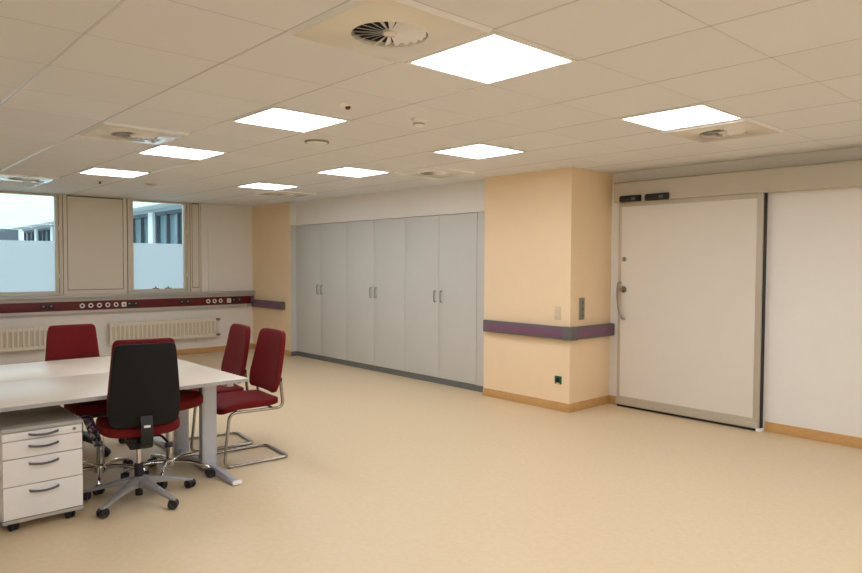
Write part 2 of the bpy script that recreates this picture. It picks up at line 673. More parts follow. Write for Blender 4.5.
# ------------------------------------------------------------------ courtyard outside
sbox('trim_5', (-60, XW - 0.3, -30, 30, -0.6, -0.4), M['ground'])
b = thing('building', 'white courtyard wing with flat eaves and dark framed windows beyond the right window', 'building', (-26, 7.2, -0.4))
box_obj('wall', (-11, 14.4, 0.0, 4, 0, 2.0), M['ext_white'], b)
box_obj('upper_wall', (-11, 14.4, 0.02, 4, 3.36, 3.46), M['ext_frame'], b)
bm = NB()
bx(bm, -11.3, 14.4, -0.55, 4.2, 3.45, 3.62, 0.02)
obj('roof', bm, M['ext_white'], b)
for k in range(9):
    x0 = -10.6 + k * 2.8
    f = NB()
    for q in range(4):
        bx(f, x0 + q * 0.78, x0 + q * 0.78 + 0.07, 0.02, 0.12, 2.0, 3.36)
    bx(f, x0, x0 + 2.4, 0.02, 0.12, 2.0, 2.1)
    bx(f, x0, x0 + 2.4, 0.02, 0.12, 3.26, 3.36)
    fo = obj('window', f, M['ext_dark'], b)
    box_obj('pane', (x0, x0 + 2.4, 0.14, 0.18, 2.0, 3.36), M['ext_glass'], fo)
    box_obj('post', (x0 + 2.42, x0 + 2.78, -0.05, 0.2, 2.0, 3.36), M['ext_white'], b)
b = thing('building', 'bright white building far across the courtyard with small dark windows', 'building', (-44, 1, -0.4))
box_obj('wall', (-8, 0, -30, 22, 0, 9), M['ext_white'], b)
for k in range(7):
    y0 = -8.35 + k * 2.75
    fo = box_obj('window', (-0.02, 0.06, y0, y0 + 2.0, 3.05, 3.75), M['ext_dark'], b)
    box_obj('pane', (0.06, 0.07, y0 + 0.1, y0 + 1.1, 3.13, 3.67), M['ext_glass'], fo)

# ------------------------------------------------------------------ sill and cable trunking below the windows
sbox('trim_6', (XW, XW + 0.10, YN, YS - 0.002, 0.99, 1.035), M['sill'], 0.006)
t = thing('cable_trunking', 'red and grey cable trunking with sockets running below both windows', 'trunking', (XW, 0, 0))
bm = NB()
bx(bm, 0, 0.062, YN + 0.01, YS - 0.004, 0.755, 0.805, 0.004)
bx(bm, 0, 0.062, YN + 0.01, YS - 0.004, 0.942, 0.988, 0.004)
bx(bm, 0, 0.045, YN + 0.01, YS - 0.004, 0.80, 0.95)
obj('trunking_body', bm, M['sill'], t)
box_obj('trunking_cover', (0.045, 0.055, YN + 0.01, YS - 0.004, 0.807, 0.940), M['red_trunk'], t, 0.002)
box_obj('end_cap', (0.045, 0.066, YS - 0.06, YS - 0.004, 0.80, 0.945), M['rail_grey'], t, 0.004)


def round_socket(y):
    bm = NB()
    lathe(bm, [(0.018, 0.002), (0.020, 0.006), (0.034, 0.008), (0.036, 0.0), ], (0.055, y, 0.873), 24, (1, 0, 0))
    o = obj('socket', bm, M['white_plastic'], t)
    bm = NB()
    lathe(bm, [(0.0, 0.002), (0.019, 0.002), (0.019, 0.0)], (0.055, y, 0.873), 20, (1, 0, 0))
    obj('socket_well', bm, M['dark_hole'], o)


def square_socket(y):
    o = box_obj('square_socket', (0.055, 0.064, y - 0.036, y + 0.036, 0.837, 0.909), M['white_plastic'], t, 0.003)
    bm = NB()
    lathe(bm, [(0.0, 0.002), (0.014, 0.002), (0.014, 0.0)], (0.064, y, 0.873), 20, (1, 0, 0))
    obj('socket_well', bm, M['grey_plastic'], o)


def data_outlet(y):
    for d in (-0.05, 0.05):
        o = box_obj('data_outlet', (0.055, 0.063, y + d - 0.042, y + d + 0.042, 0.838, 0.91), M['black'], t, 0.003)
        box_obj('data_port', (0.063, 0.066, y + d - 0.015, y + d + 0.015, 0.872, 0.892), M['grey_plastic'], o, 0.001)


for y in (2.905, 3.025, 3.145, 3.265, 3.385, 4.86, 4.97, 5.08):
    round_socket(y)
square_socket(3.50)
square_socket(5.23)
for y in (2.44, 3.63, 4.46, 5.37):
    data_outlet(y)


# ------------------------------------------------------------------ radiators
def radiator(y0, y1, label, pipes):
    r = thing('radiator', label, 'radiator', (XW + 0.004, (y0 + y1) / 2, 0), 0, 'radiators below the windows')
    L_ = (y1 - y0) / 2
    z0, z1 = 0.272, 0.595
    bm = NB()
    bx(bm, 0.05, 0.13, -L_, L_, z1 - 0.055, z1, 0.012)
    bx(bm, 0.05, 0.13, -L_, L_, z0, z0 + 0.055, 0.012)
    n = max(2, int(round(2 * L_ / 0.068)))
    for k in range(n + 1):
        y = -L_ + 0.018 + (2 * L_ - 0.036) * k / n
        bx(bm, 0.055, 0.136, y - 0.014, y + 0.014, z0 + 0.03, z1 + 0.006, 0.010)
    obj('radiator_body', bm, M['radiator'], r)
    box_obj('back_sheet', (0.108, 0.114, -L_ + 0.01, L_ - 0.01, z0 + 0.05, z1 - 0.05), M['radiator_in'], r)
    for s in (-0.6, 0.6):
        box_obj('bracket', (0.0, 0.06, s * L_ - 0.02, s * L_ + 0.02, z0 + 0.02, z1 - 0.03), M['radiator'], r, 0.003)
    if pipes:
        for zz in (z0 + 0.03, z1 - 0.03):
            bm = NB()
            cyl(bm, (0.09, L_ - 0.005, zz), (0.09, L_ + 0.045, zz), 0.013, seg=14)
            lathe(bm, [(0.0, 0), (0.021, 0), (0.021, 0.045), (0.0, 0.045)], (0.09, L_ + 0.04, zz), 16, (0, 1, 0))
            cyl(bm, (0.09, L_ + 0.065, zz), (0.0, L_ + 0.065, zz), 0.010, seg=12)
            obj('valve', bm, M['steel'], r)
        bm = NB()
        cyl(bm, (0.05, L_ - 0.3, 0.2), (0.05, L_ - 0.3, z0 + 0.02), 0.01, seg=12)
        cyl(bm, (0.05, L_ - 0.3, 0.2), (0.0, L_ - 0.3, 0.2), 0.01, seg=12)
        obj('drain_pipe', bm, M['radiator'], r)
    return r


radiator(0.9, 2.47, 'cream slatted radiator on the wall behind the far swivel chair', False)
radiator(3.265, 4.96, 'cream slatted radiator below the narrow window near the room corner', True)


# ------------------------------------------------------------------ built-in cabinets
CX = [-9.66, -8.27, -6.916, -5.585]
CN = ['tall grey cabinet at the far left end, next to the apricot corner wall',
      'tall grey double door cabinet in the middle of the row of three',
      'tall grey cabinet at the right end, beside the apricot pillar']
for i in range(3):
    x0, x1 = CX[i], CX[i + 1]
    c = thing('cabinet', CN[i], 'cabinet', ((x0 + x1) / 2, YC, 0), 0, 'tall grey cabinets along the back wall')
    hw = (x1 - x0) / 2
    bm = NB()
    bx(bm, -hw, hw, 0.022, 0.60, 0.075, 2.138)
    obj('carcass', bm, M['cabinet'], c)
    box_obj('plinth', (-hw - (0.19 if i == 0 else 0), hw + (0.216 if i == 2 else 0), 0.012, 0.58, 0.0, 0.075), M['cabinet_dark'], c)
    if i == 0:
        xr = -9.689 - (x0 + x1) / 2
        box_obj('filler_strip', (xr, xr + 0.005, -0.1025, 0.0, 0.075, 2.138), M['cabinet'], c)
        box_obj('plinth', (xr, xr + 0.006, -0.1025, 0.011, 0.0, 0.074), M['cabinet_dark'], c)
        box_obj('filler_strip', (-hw - 0.19, -hw - 0.003, 0.001, 0.05, 0.075, 2.138), M['cabinet'], c, 0.001)
    if i == 2:
        box_obj('filler_strip', (hw + 0.004, hw + 0.216, 0.001, 0.05, 0.075, 2.138), M['cabinet'], c, 0.001)
    for s in (-1, 1):
        a, b_ = (-hw + 0.002, -0.002) if s < 0 else (0.002, hw - 0.002)
        d = box_obj('door', (a, b_, 0.0, 0.02, 0.08, 2.134), M['cabinet'], c, 0.0015)
        bm = NB()
        xh = s * 0.058
        tube(bm, fillet([(xh, 0.0, 1.045), (xh, -0.03, 1.045), (xh, -0.03, 1.18), (xh, 0.0, 1.18)], 0.018), 0.0065, 10)
        obj('handle', bm, M['steel'], d)

# ------------------------------------------------------------------ wall bumper rails
RZ0, RZ1, RD = 0.752, 0.884, 0.06


def rail_bm(x0, x1, y0, y1, nx, ny):
    bm = NB()
    bx(bm, x0, x1, y0, y1, RZ0, RZ1, 0.012, 3)
    return bm


r = thing('bumper_rail', 'plum and grey bumper rail wrapping the pillar corner', 'bumper rail', (XP1, YP, 0), 0, 'wall bumper rails')
obj('rail', rail_bm(XP0 - XP1 + 0.055, -0.06, -RD, 0, 0, -1), M['rail_grey'], r)
obj('rail', rail_bm(0, RD, 0.05, YD - YP - 0.02, 1, 0), M['rail_grey'], r)
box_obj('plum_strip', (XP0 - XP1 + 0.085, -0.05, -RD - 0.003, -RD + 0.004, RZ0 + 0.024, RZ1 - 0.024), M['purple'], r, 0.002)
box_obj('plum_strip', (RD - 0.004, RD + 0.003, 0.05, YD - YP - 0.05, RZ0 + 0.024, RZ1 - 0.024), M['purple'], r, 0.002)
bm = NB()
q_ = RD + 0.004
prism(bm, [(-0.052, 0), (-0.052, -q_), (q_ - 0.025, -q_), (q_ - 0.007, -q_ + 0.007), (q_, -q_ + 0.025), (q_, 0.052), (0, 0.052), (0, 0)], RZ0 - 0.002, RZ1 + 0.002)
obj('corner_piece', bm, M['rail_grey'], r)
box_obj('end_cap', (XP0 - XP1 + 0.04, XP0 - XP1 + 0.08, -RD - 0.002, 0, RZ0 - 0.001, RZ1 + 0.001), M['rail_grey'], r, 0.012)
box_obj('end_cap', (0, RD + 0.002, YD - YP - 0.05, YD - YP - 0.006, RZ0 - 0.001, RZ1 + 0.001), M['rail_grey'], r, 0.012)

r = thing('bumper_rail', 'short plum bumper rail on the far corner wall left of the cabinets', 'bumper rail', (XW, YS, 0), 0, 'wall bumper rails')
obj('rail', rail_bm(0.08, 1.13, -RD, 0, 0, -1), M['rail_grey'], r)
box_obj('plum_strip', (0.11, 1.10, -RD - 0.003, -RD + 0.004, RZ0 + 0.024, RZ1 - 0.024), M['purple'], r, 0.002)
box_obj('end_cap', (1.1, 1.145, -RD - 0.002, 0, RZ0 - 0.001, RZ1 + 0.001), M['rail_grey'], r, 0.012)

# ------------------------------------------------------------------ switches and sockets on the pillar
s = thing('light_switch', 'pale triple light switch on the front of the pillar', 'light switch', (-4.306, YP, 1.02))
box_obj('switch_frame', (-0.04, 0.04, -0.009, 0, -0.07, 0.07), M['cream_plastic'], s, 0.003)
for k in range(3):
    box_obj('rocker', (-0.028, 0.028, -0.014, -0.009, -0.062 + k * 0.043, -0.062 + k * 0.043 + 0.037), M['cream_plastic'], s, 0.002,
            Matrix.Rotation(radians(4), 3, 'X'))
s = thing('control_panel', 'narrow grey control panel on the right side of the pillar', 'control panel', (XP1, 5.888, 1.065))
box_obj('faceplate', (0, 0.011, -0.045, 0.045, -0.115, 0.115), M['grey_plastic'], s, 0.003)
for k in range(3):
    o = box_obj('rocker', (0.011, 0.016, -0.03, 0.03, -0.1 + k * 0.068, -0.1 + k * 0.068 + 0.06), M['steel'], s, 0.002)
    box_obj('button', (0.016, 0.019, -0.012, 0.012, -0.085 + k * 0.068, -0.06 + k * 0.068), M['rail_grey'], o, 0.001)
s = thing('wall_socket', 'dark green socket low on the front of the pillar', 'socket', (-4.292, YP, 0.32))
box_obj('faceplate', (-0.042, 0.042, -0.010, 0, -0.042, 0.042), M['green'], s, 0.004)
bm = NB()
lathe(bm, [(0.0, 0.002), (0.021, 0.002), (0.022, 0.006), (0.026, 0.006), (0.027, 0.0)], (0, -0.010, 0), 24, (0, -1, 0))
obj('socket_well', bm, M['dark_hole'], s)
box_obj('label_strip', (-0.02, 0.02, -0.0115, -0.0098, -0.037, -0.029), M['white_plastic'], s)

# ------------------------------------------------------------------ sliding door
DX0, DX1, DZ1 = -4.02, -2.525, 2.20
DY0, DY1 = 6.365, 6.415
e = bpy.data.objects.new('door_1', None)
COL.objects.link(e)
e['kind'] = 'structure'
e.location = (0, 0, 0)
box_obj('door_leaf', (DX0 + 0.03, DX1 - 0.055, DY0 + 0.004, DY1, 0.10, DZ1), M['door'], e)
bm = NB()
bx(bm, DX0, DX0 + 0.032, DY0, DY1, 0.03, DZ1, 0.004)
obj('edge_profile', bm, M['alu_beige'], e)
bm = NB()
bx(bm, DX1 - 0.058, DX1, DY0 - 0.004, DY1, 0.03, DZ1, 0.006)
bx(bm, DX1 - 0.03, DX1 - 0.004, DY0 - 0.012, DY0, 0.03, DZ1, 0.004)
obj('edge_profile', bm, M['alu_beige'], e)
bm = NB()
bx(bm, DX0, DX1, DY0 - 0.006, DY1, 0.03, 0.115, 0.008)
bx(bm, DX0, DX1, DY0 - 0.018, DY1, 0.025, 0.075, 0.006)
obj('kick_profile', bm, M['alu_beige'], e)
box_obj('seal', (DX0 + 0.01, DX1, DY0 - 0.008, DY1, 0.003, 0.027), M['black'], e)
box_obj('seal', (DX1, DX1 + 0.008, DY0 + 0.012, YD - 0.001, 0.03, DZ1 - 0.016), M['black'], e)
box_obj('top_profile', (DX0 + 0.03, DX1 - 0.057, DY0 - 0.003, DY0 + 0.006, DZ1 - 0.06, DZ1), M['alu_beige'], e, 0.002)
box_obj('floor_guide', (DX1 - 0.02, DX1 + 0.03, DY0 - 0.03, DY1, 0.0, 0.03), M['white_plastic'], e, 0.008)
bm = NB()
hx = DX0 + 0.055
tube(bm, fillet([(hx - 0.022, DY0, 1.335), (hx - 0.022, DY0 - 0.055, 1.335), (hx - 0.028, DY0 - 0.06, 1.22), (hx - 0.008, DY0 - 0.06, 1.03),
                 (hx + 0.03, DY0 - 0.055, 0.95), (hx + 0.03, DY0, 0.945)], 0.05, 8), 0.0105, 12)
obj('handle', bm, M['steel'], e)
for zz, rr in ((1.585, 0.024), (1.262, 0.034)):
    bm = NB()
    lathe(bm, [(0, 0.013), (rr * 0.45, 0.013), (rr * 0.5, 0.009), (rr * 0.9, 0.008), (rr, 0.004), (rr, -0.004)], (hx + 0.012, DY0 + 0.002, zz), 24, (0, -1, 0))
    k = obj('rosette', bm, M['steel'], e)
    if zz < 1.4:
        bm = NB()
        tube(bm, [(hx + 0.012, DY0 - 0.004, zz), (hx + 0.012, DY0 - 0.05, zz), ], 0.011, 12)
        lathe(bm, [(0, 0), (0.02, 0), (0.022, 0.006), (0.02, 0.016), (0, 0.018)], (hx + 0.012, DY0 - 0.045, zz), 20, (0, -1, 0))
        obj('thumb_turn', bm, M['steel'], e)

bm = NB()
prism(bm, [(6.43, 2.185), (6.325, 2.185), (6.32, 2.20), (6.32, 2.385), (6.345, 2.402), (6.43, 2.402)], DX0 - 0.035, 0.6)
for v in bm.verts:
    v.co = Vector((v.co.z, v.co.x, v.co.y))
hd = thing('door_track_cover', 'long champagne metal track cover above the sliding door', 'door track cover', (0, 0, 0))
obj('cover', bm, M['alu_beige'], hd)
bm = NB()
bx(bm, DX0 - 0.04, DX0 - 0.034, 6.322, 6.43, 2.187, 2.401, 0.002)
obj('end_cap', bm, M['alu_beige'], hd)

SL = ['black motion sensor at the left end of the door track cover', 'second black motion sensor from the left end of the track cover']
for k, (a, b_) in enumerate(((-3.965, -3.73), (-3.67, -3.42))):
    s = thing('motion_sensor', SL[k], 'motion sensor', ((a + b_) / 2, 6.32, 2.216), 0, 'motion sensors above the sliding door')
    hw = (b_ - a) / 2
    bm = NB()
    prism(bm, [(0, -0.034), (-0.035, -0.034), (-0.05, -0.02), (-0.05, 0.012), (-0.03, 0.034), (0, 0.034)], -hw, hw)
    for v in bm.verts:
        v.co = Vector((v.co.z, v.co.x, v.co.y))
    bmesh.ops.bevel(bm, geom=bm.edges[:], offset=0.005, segments=2, affect='EDGES')
    obj('housing', bm, M['black'], s)
    box_obj('lens', (hw - 0.09, hw - 0.045, -0.0515, -0.045, -0.016, 0.01), M['rail_grey'], s, 0.002)


# ------------------------------------------------------------------ ceiling lights
LS = 0.55


def make_light(x, y, label):
    t = thing('ceiling_light', label, 'ceiling light', (x, y, H), 0, 'square light panels in the ceiling')
    h = LS / 2
    bm = NB()
    f = 0.02
    for q in range(4):
        R_ = Matrix.Rotation(q * pi / 2, 3, 'Z')
        n0 = len(bm.verts)
        bx(bm, -h - f, h + f, h, h + f, -0.009, 0.0, 0.002, 1)
        bm.verts.ensure_lookup_table()
        for v in bm.verts[n0:]:
            v.co = R_ @ v.co
    obj('frame', bm, M['white_plastic'], t)
    box_obj('light_panel', (-h, h, -h, h, -0.006, -0.001), M['panel_light'], t)
    return t


def cellxy(i, j):
    return GX + i * TILE, GY + j * TILE


LIGHTS = {(0, 0): 'lit square ceiling light nearest the camera, right of the big air vent',
          (-3, 0): 'lit square ceiling light to the left of the red-tipped ceiling sensor',
          (-6, 0): 'lit square ceiling light just right of the vent with the shiny white plate',
          (-9, 0): 'lit square ceiling light nearest the windows',
          (0, 3): 'lit square ceiling light in front of the sliding door',
          (-3, 3): 'lit square ceiling light nearest the pillar',
          (-6, 3): 'lit square ceiling light in front of the middle cabinet',
          (-9, 3): 'lit square ceiling light nearest the far corner wall and cabinets',
          (3, 0): 'added square fill light right above the camera, out of the picture',  # from here on: unseen panels added to brighten surfaces facing the camera
          (3, 3): 'added square fill light right of the picture over the track cover',
          (6, 0): 'added square fill light behind the camera by the side wall',
          (6, 3): 'added square fill light behind the camera near the track cover end',
          (0, -3): 'added square fill light over the left of the camera',
          (3, -3): 'added square fill light behind the camera on its left',
          (6, -3): 'added square fill light in the corner behind the camera',
          (9, 0): 'added square fill light far behind the camera, middle row',
          (9, 3): 'added square fill light far behind the camera, row by the door wall',
          (9, -3): 'added square fill light far behind the camera, row away from the door wall',
          (-6, -3): 'added square fill light left of the picture between table and windows'}
first = None
for (i, j), lb in LIGHTS.items():
    x, y = cellxy(i, j)
    if first is None:
        first = make_light(x, y, lb)
    else:
        dup(first, (x, y, H), 0, lb)


# ------------------------------------------------------------------ swirl air diffusers
def make_diffuser(x, y, label):
    t = thing('air_diffuser', label, 'air vent', (x, y, H), 0, 'round swirl air vents in the ceiling')
    hs, R_, D = 0.31, 0.162, 0.018
    N = 64
    bm = NB()
    ring = []
    for k in range(N):
        a = 2 * pi * k / N
        c, s_ = cos(a), sin(a)
        q = hs / max(abs(c), abs(s_))
        q2 = (hs - 0.016) / max(abs(c), abs(s_))
        o_b = bm.verts.new((q2 * c, q2 * s_, -D))
        o_t = bm.verts.new((q2 * c, q2 * s_, -0.001))
        i_l = bm.verts.new(((R_ + 0.012) * c, (R_ + 0.012) * s_, -D))
        i_m = bm.verts.new((R_ * c, R_ * s_, -D - 0.004))
        i_t = bm.verts.new(((R_ - 0.004) * c, (R_ - 0.004) * s_, -0.001))
        ring.append((o_t, o_b, i_l, i_m, i_t))
    for k in range(N):
        a, b_ = ring[k], ring[(k + 1) % N]
        for q in range(4):
            bm.faces.new((a[q], b_[q], b_[q + 1], a[q + 1]))
    obj('face_plate', bm, M['vent_plate'], t)
    bm = NB()
    for k in range(4):
        R4 = Matrix.Rotation(k * pi / 2, 3, 'Z')
        i_ = hs - 0.0165
        P = [bm.verts.new(R4 @ Vector(p)) for p in ((-hs, -hs, -0.0005), (hs, -hs, -0.0005), (i_, -i_, -D), (-i_, -i_, -D), (i_, -i_, -0.0005), (-i_, -i_, -0.0005))]
        bm.faces.new((P[0], P[1], P[2], P[3]))
        bm.faces.new((P[3], P[2], P[4], P[5]))
        bm.faces.new((P[0], P[5], P[4], P[1]))
    bmesh.ops.remove_doubles(bm, verts=bm.verts[:], dist=1e-5)
    obj('plate_rim', bm, M['vent'], t, smooth=False)
    bm = NB()
    lathe(bm, [(0.0, -0.0012), (R_ - 0.004, -0.0012), (R_ - 0.004, -0.0004), (0.0, -0.0004)], (0, 0, 0), 40)
    obj('plenum_shade_disc', bm, M['dark_hole'], t)  # thin dark disc, the unlit depth of the vent put into its colour
    NBL = 20
    for k in range(NBL):
        a = 2 * pi * k / NBL
        bm = NB()
        # tapered vane, tilted about its own radius
        tilt = radians(-26)
        P = []
        for rr, w in ((0.028, 0.004), (R_ - 0.008, 0.0175)):
            for sgn in (-1, 1):
                for th in (-0.0008, 0.0008):
                    yv = sgn * w * cos(tilt)
                    zv = -0.0115 + sgn * max(w * sin(tilt), -0.0095) + th
                    P.append(bm.verts.new((rr * cos(a) - yv * sin(a), rr * sin(a) + yv * cos(a), zv)))
        for f in ((0, 1, 3, 2), (4, 6, 7, 5), (0, 4, 5, 1), (2, 3, 7, 6), (0, 2, 6, 4), (1, 5, 7, 3)):
            bm.faces.new([P[q] for q in f])
        obj('vane', bm, M['vent'], t, smooth=False)
    bm = NB()
    lathe(bm, [(0.0, -0.025), (0.022, -0.024), (0.03, -0.018), (0.03, -0.004), (0.0, -0.004)], (0, 0, 0), 24)
    obj('hub', bm, M['vent_plate'], t)
    return t


VENTS = {(0, -1): 'large swirl air vent at the top of the picture beside the nearest light',
         (-5, -1): 'swirl air vent with shiny white plate above the table',
         (-11, -1): 'swirl air vent near the left window head',
         (0, 4): 'swirl air vent between the right ceiling light and the sliding door',
         (-5, 4): 'small looking swirl air vent in front of the right cabinet',
         (-10, 4): 'small looking swirl air vent in front of the left cabinet'}
first = None
for (i, j), lb in VENTS.items():
    x, y = cellxy(i, j)
    if first is None:
        first = make_diffuser(x, y, lb)
    else:
        dup(first, (x, y, H), 0, lb)

# detectors
t = thing('smoke_detector', 'white round smoke detector in the middle of the ceiling', 'smoke detector', (-3.495, 3.054, H))
bm = NB()
lathe(bm, [(0, 0), (0.055, 0), (0.055, -0.014), (0.05, -0.018), (0.0, -0.018)], (0, 0, 0), 32)
obj('base', bm, M['white_plastic'], t)
bm = NB()
lathe(bm, [(0.046, -0.018), (0.046, -0.026), (0.038, -0.03), (0.038, -0.04), (0.034, -0.05), (0.015, -0.056), (0, -0.056)], (0, 0, 0), 32)
obj('sensor_head', bm, M['white_plastic'], t)
bm = NB()
lathe(bm, [(0.0385, -0.031), (0.0392, -0.031), (0.0392, -0.039), (0.0385, -0.039)], (0, 0, 0), 32)
obj('vent_slot', bm, M['grey_plastic'], t)

t = thing('ceiling_sensor', 'small white ceiling sensor with a red-brown dot right of a lit panel', 'sensor', (-3.482, 2.435, H))
bm = NB()
lathe(bm, [(0, 0), (0.042, 0), (0.042, -0.006), (0.03, -0.018), (0.0, -0.02)], (0, 0, 0), 28)
obj('housing', bm, M['white_plastic'], t)
bm = NB()
lathe(bm, [(0, -0.036), (0.012, -0.034), (0.018, -0.022), (0.018, -0.016), (0, -0.016)], (0.012, 0.012, 0), 20)
obj('lens', bm, mat('red_brown_lens', (96, 26, 22), 0.3), t)

t = thing('emergency_light', 'flat oval emergency light fitting with rim shading in grey in the ceiling', 'emergency light', (-4.708, 3.016, H), radians(20))
bm = NB()
lathe(bm, [(0, 0), (0.085, 0), (0.085, -0.012), (0.07, -0.02), (0, -0.022)], (0, 0, 0), 32)
obj('housing', bm, M['white_plastic'], t)
bm = NB()
lathe(bm, [(0.082, 0.0), (0.098, 0.0), (0.098, -0.012), (0.086, -0.014)], (0, 0, 0), 32)
obj('rim', bm, M['grey_plastic'], t)  # grey ring, the shading around the fitting put into its colour

t = thing('sprinkler', 'small dark sprinkler dot in the ceiling close to the window panel', 'sprinkler', (-8.834, 2.562, H))
bm = NB()
lathe(bm, [(0, 0), (0.04, 0), (0.04, -0.006), (0.02, -0.01), (0.0, -0.01)], (0, 0, 0), 24)
obj('rosette', bm, M['cream_plastic'], t)
bm = NB()
lathe(bm, [(0, -0.035), (0.02, -0.034), (0.02, -0.03), (0.008, -0.028), (0.012, -0.01), (0, -0.01)], (0, 0, 0), 20)
obj('sprinkler_head', bm, M['dark_hole'], t)
t = thing('ceiling_speaker', 'faint round cream ceiling fitting in front of the right window', 'ceiling fitting', (-8.714, 3.129, H))
bm = NB()
lathe(bm, [(0, 0), (0.07, 0), (0.07, -0.008), (0.055, -0.012), (0.0, -0.012)], (0, 0, 0), 32)
obj('rim', bm, M['cream_plastic'], t)
bm = NB()
lathe(bm, [(0, -0.016), (0.045, -0.015), (0.05, -0.012), (0.0, -0.012)], (0, 0, 0), 28)
obj('grille', bm, M['grey_plastic'], t)


# ------------------------------------------------------------------ tables
TZ = 0.73


def table(x0, x1, y0, y1, label, cols):
    t = thing('table', label, 'table', ((x0 + x1) / 2, (y0 + y1) / 2, 0), 0, 'tables pushed together on the left')
    hx_, hy = (x1 - x0) / 2, (y1 - y0) / 2
    top = box_obj('tabletop', (-hx_, hx_, -hy, hy, TZ - 0.025, TZ), M['table'], t, 0.003)
    bm = NB()
    e_ = 0.0015
    for d in ((-hx_ - e_, -hx_ + 0.002, -hy, hy), (hx_ - 0.002, hx_ + e_, -hy, hy), (-hx_, hx_, -hy - e_, -hy + 0.002), (-hx_, hx_, hy - 0.002, hy + e_)):
        bx(bm, *d, TZ - 0.0235, TZ - 0.0025)
    obj('edge_band', bm, M['table_edge'], top)
    for s in (-1, 1):
        yc = s * (hy - 0.095)
        bm = NB()
        prof = [(-0.028, -0.055), (0.028, -0.055), (0.034, -0.04), (0.034, 0.04), (0.028, 0.055), (-0.028, 0.055), (-0.034, 0.04), (-0.034, -0.04)]
        prism(bm, [(a + cols, b_ + yc) for a, b_ in prof], 0.03, TZ - 0.055)
        lg = obj('leg', bm, M['leg'], t, angle=20)
        bm = NB()                                  # foot with rounded, falling ends
        path = [(-hx_ + 0.05 + (2 * hx_ - 0.035) * k / 24, yc, 0) for k in range(25)]
        rings = []
        for x, y, _ in path:
            u = abs((x - cols) / hx_)
            hgt = 0.062 - 0.03 * min(1, u) ** 1.5
            w = 0.036 - 0.006 * min(1, u)
            rings.append([bm.verts.new((x, y + w * sy, zz)) for sy, zz in ((-1, 0.008), (-1, hgt * 0.55), (-0.55, hgt), (0.55, hgt), (1, hgt * 0.55), (1, 0.008))])
        for a, b_ in zip(rings, rings[1:]):
            for k in range(6):
                bm.faces.new((a[k], a[(k + 1) % 6], b_[(k + 1) % 6], b_[k]))
        bm.faces.new(rings[0])
        bm.faces.new(rings[-1][::-1])
        ft = obj('foot', bm, M['leg'], lg, angle=50)
        for sx in (-1, 1):
            bm = NB()
            ex = (hx_ + 0.015) if sx > 0 else (-hx_ + 0.05)
            cyl(bm, (ex - sx * 0.05, yc, 0), (ex - sx * 0.05, yc, 0.012), 0.022, seg=16)
            bx(bm, ex - 0.012, ex + 0.012, yc - 0.034, yc + 0.034, 0.006, 0.037, 0.011)
            obj('foot_cap', bm, M['white_plastic'] if sx > 0 else M['grey_plastic'], lg)
        bm = NB()
        bx(bm, -hx_ + 0.08, hx_ - 0.08, yc - 0.025, yc + 0.025, TZ - 0.06, TZ - 0.025, 0.004)
        obj('crossbar', bm, M['leg'], lg)
    bm = NB()
    bx(bm, cols - 0.02, cols + 0.02, -hy + 0.1, hy - 0.1, TZ - 0.075, TZ - 0.03, 0.004)
    obj('beam', bm, M['leg'], t)
    return t


table(-5.2, -4.30, 0.575, 2.195, 'pale laminate table in front, with silver column leg beside the red chairs', 0.0)
table(-6.09, -5.205, 0.575, 2.195, 'rear pale laminate table, nearer the windows, pushed against the front table', 0.39)

# ------------------------------------------------------------------ drawer pedestal
PH = 0.595
p = thing('drawer_pedestal', 'white four drawer mobile pedestal under the left of the table', 'drawer unit', (-4.345, 0.940, 0), 0.0)
# local: +x is the front, y to the right of the picture
PW, PD = 0.206, 0.55
bm = NB()
bx(bm, -PD, -0.02, -PW, PW, 0.055, PH - 0.022, 0.002)
obj('body', bm, M['pedestal'], p)
box_obj('top', (-PD - 0.002, 0.004, -PW - 0.002, PW + 0.002, PH - 0.022, PH), M['pedestal_top'], p, 0.003)
box_obj('base_rail', (-0.02, -0.004, -PW, PW, 0.055, 0.075), M['pedestal_top'], p, 0.002)
zs = [0.078, 0.265, 0.421, 0.522, PH - 0.024]
for k in range(4):
    d = box_obj('drawer', (-0.02, 0.0, -PW + 0.002, PW - 0.002, zs[k] + 0.0025, zs[k + 1] - 0.0025), M['pedestal'], p, 0.002)
    zc = (0.228, 0.384, 0.484, 0.551)[k]
    bm = NB()
    pts = [(0.0, -0.072, zc), (0.014, -0.07, zc)] + [(0.014 + 0.012 * cos(a * pi / 2), 0.07 * a, zc - 0.007 * cos(a * pi / 2)) for a in [x / 6 for x in range(-5, 6)]] + [(0.014, 0.07, zc), (0.0, 0.072, zc)]
    tube(bm, pts, 0.0068, 10)
    obj('handle', bm, M['handle'], d)
    if k == 3:
        bm = NB()
        lathe(bm, [(0, 0.006), (0.006, 0.006), (0.008, 0.005), (0.009, 0.0)], (0.0, PW - 0.045, zs[4] - 0.024), 18, (1, 0, 0))
        bx(bm, 0.004, 0.02, PW - 0.047, PW - 0.043, zs[4] - 0.028, zs[4] - 0.020)
        obj('lock', bm, M['steel'], d)


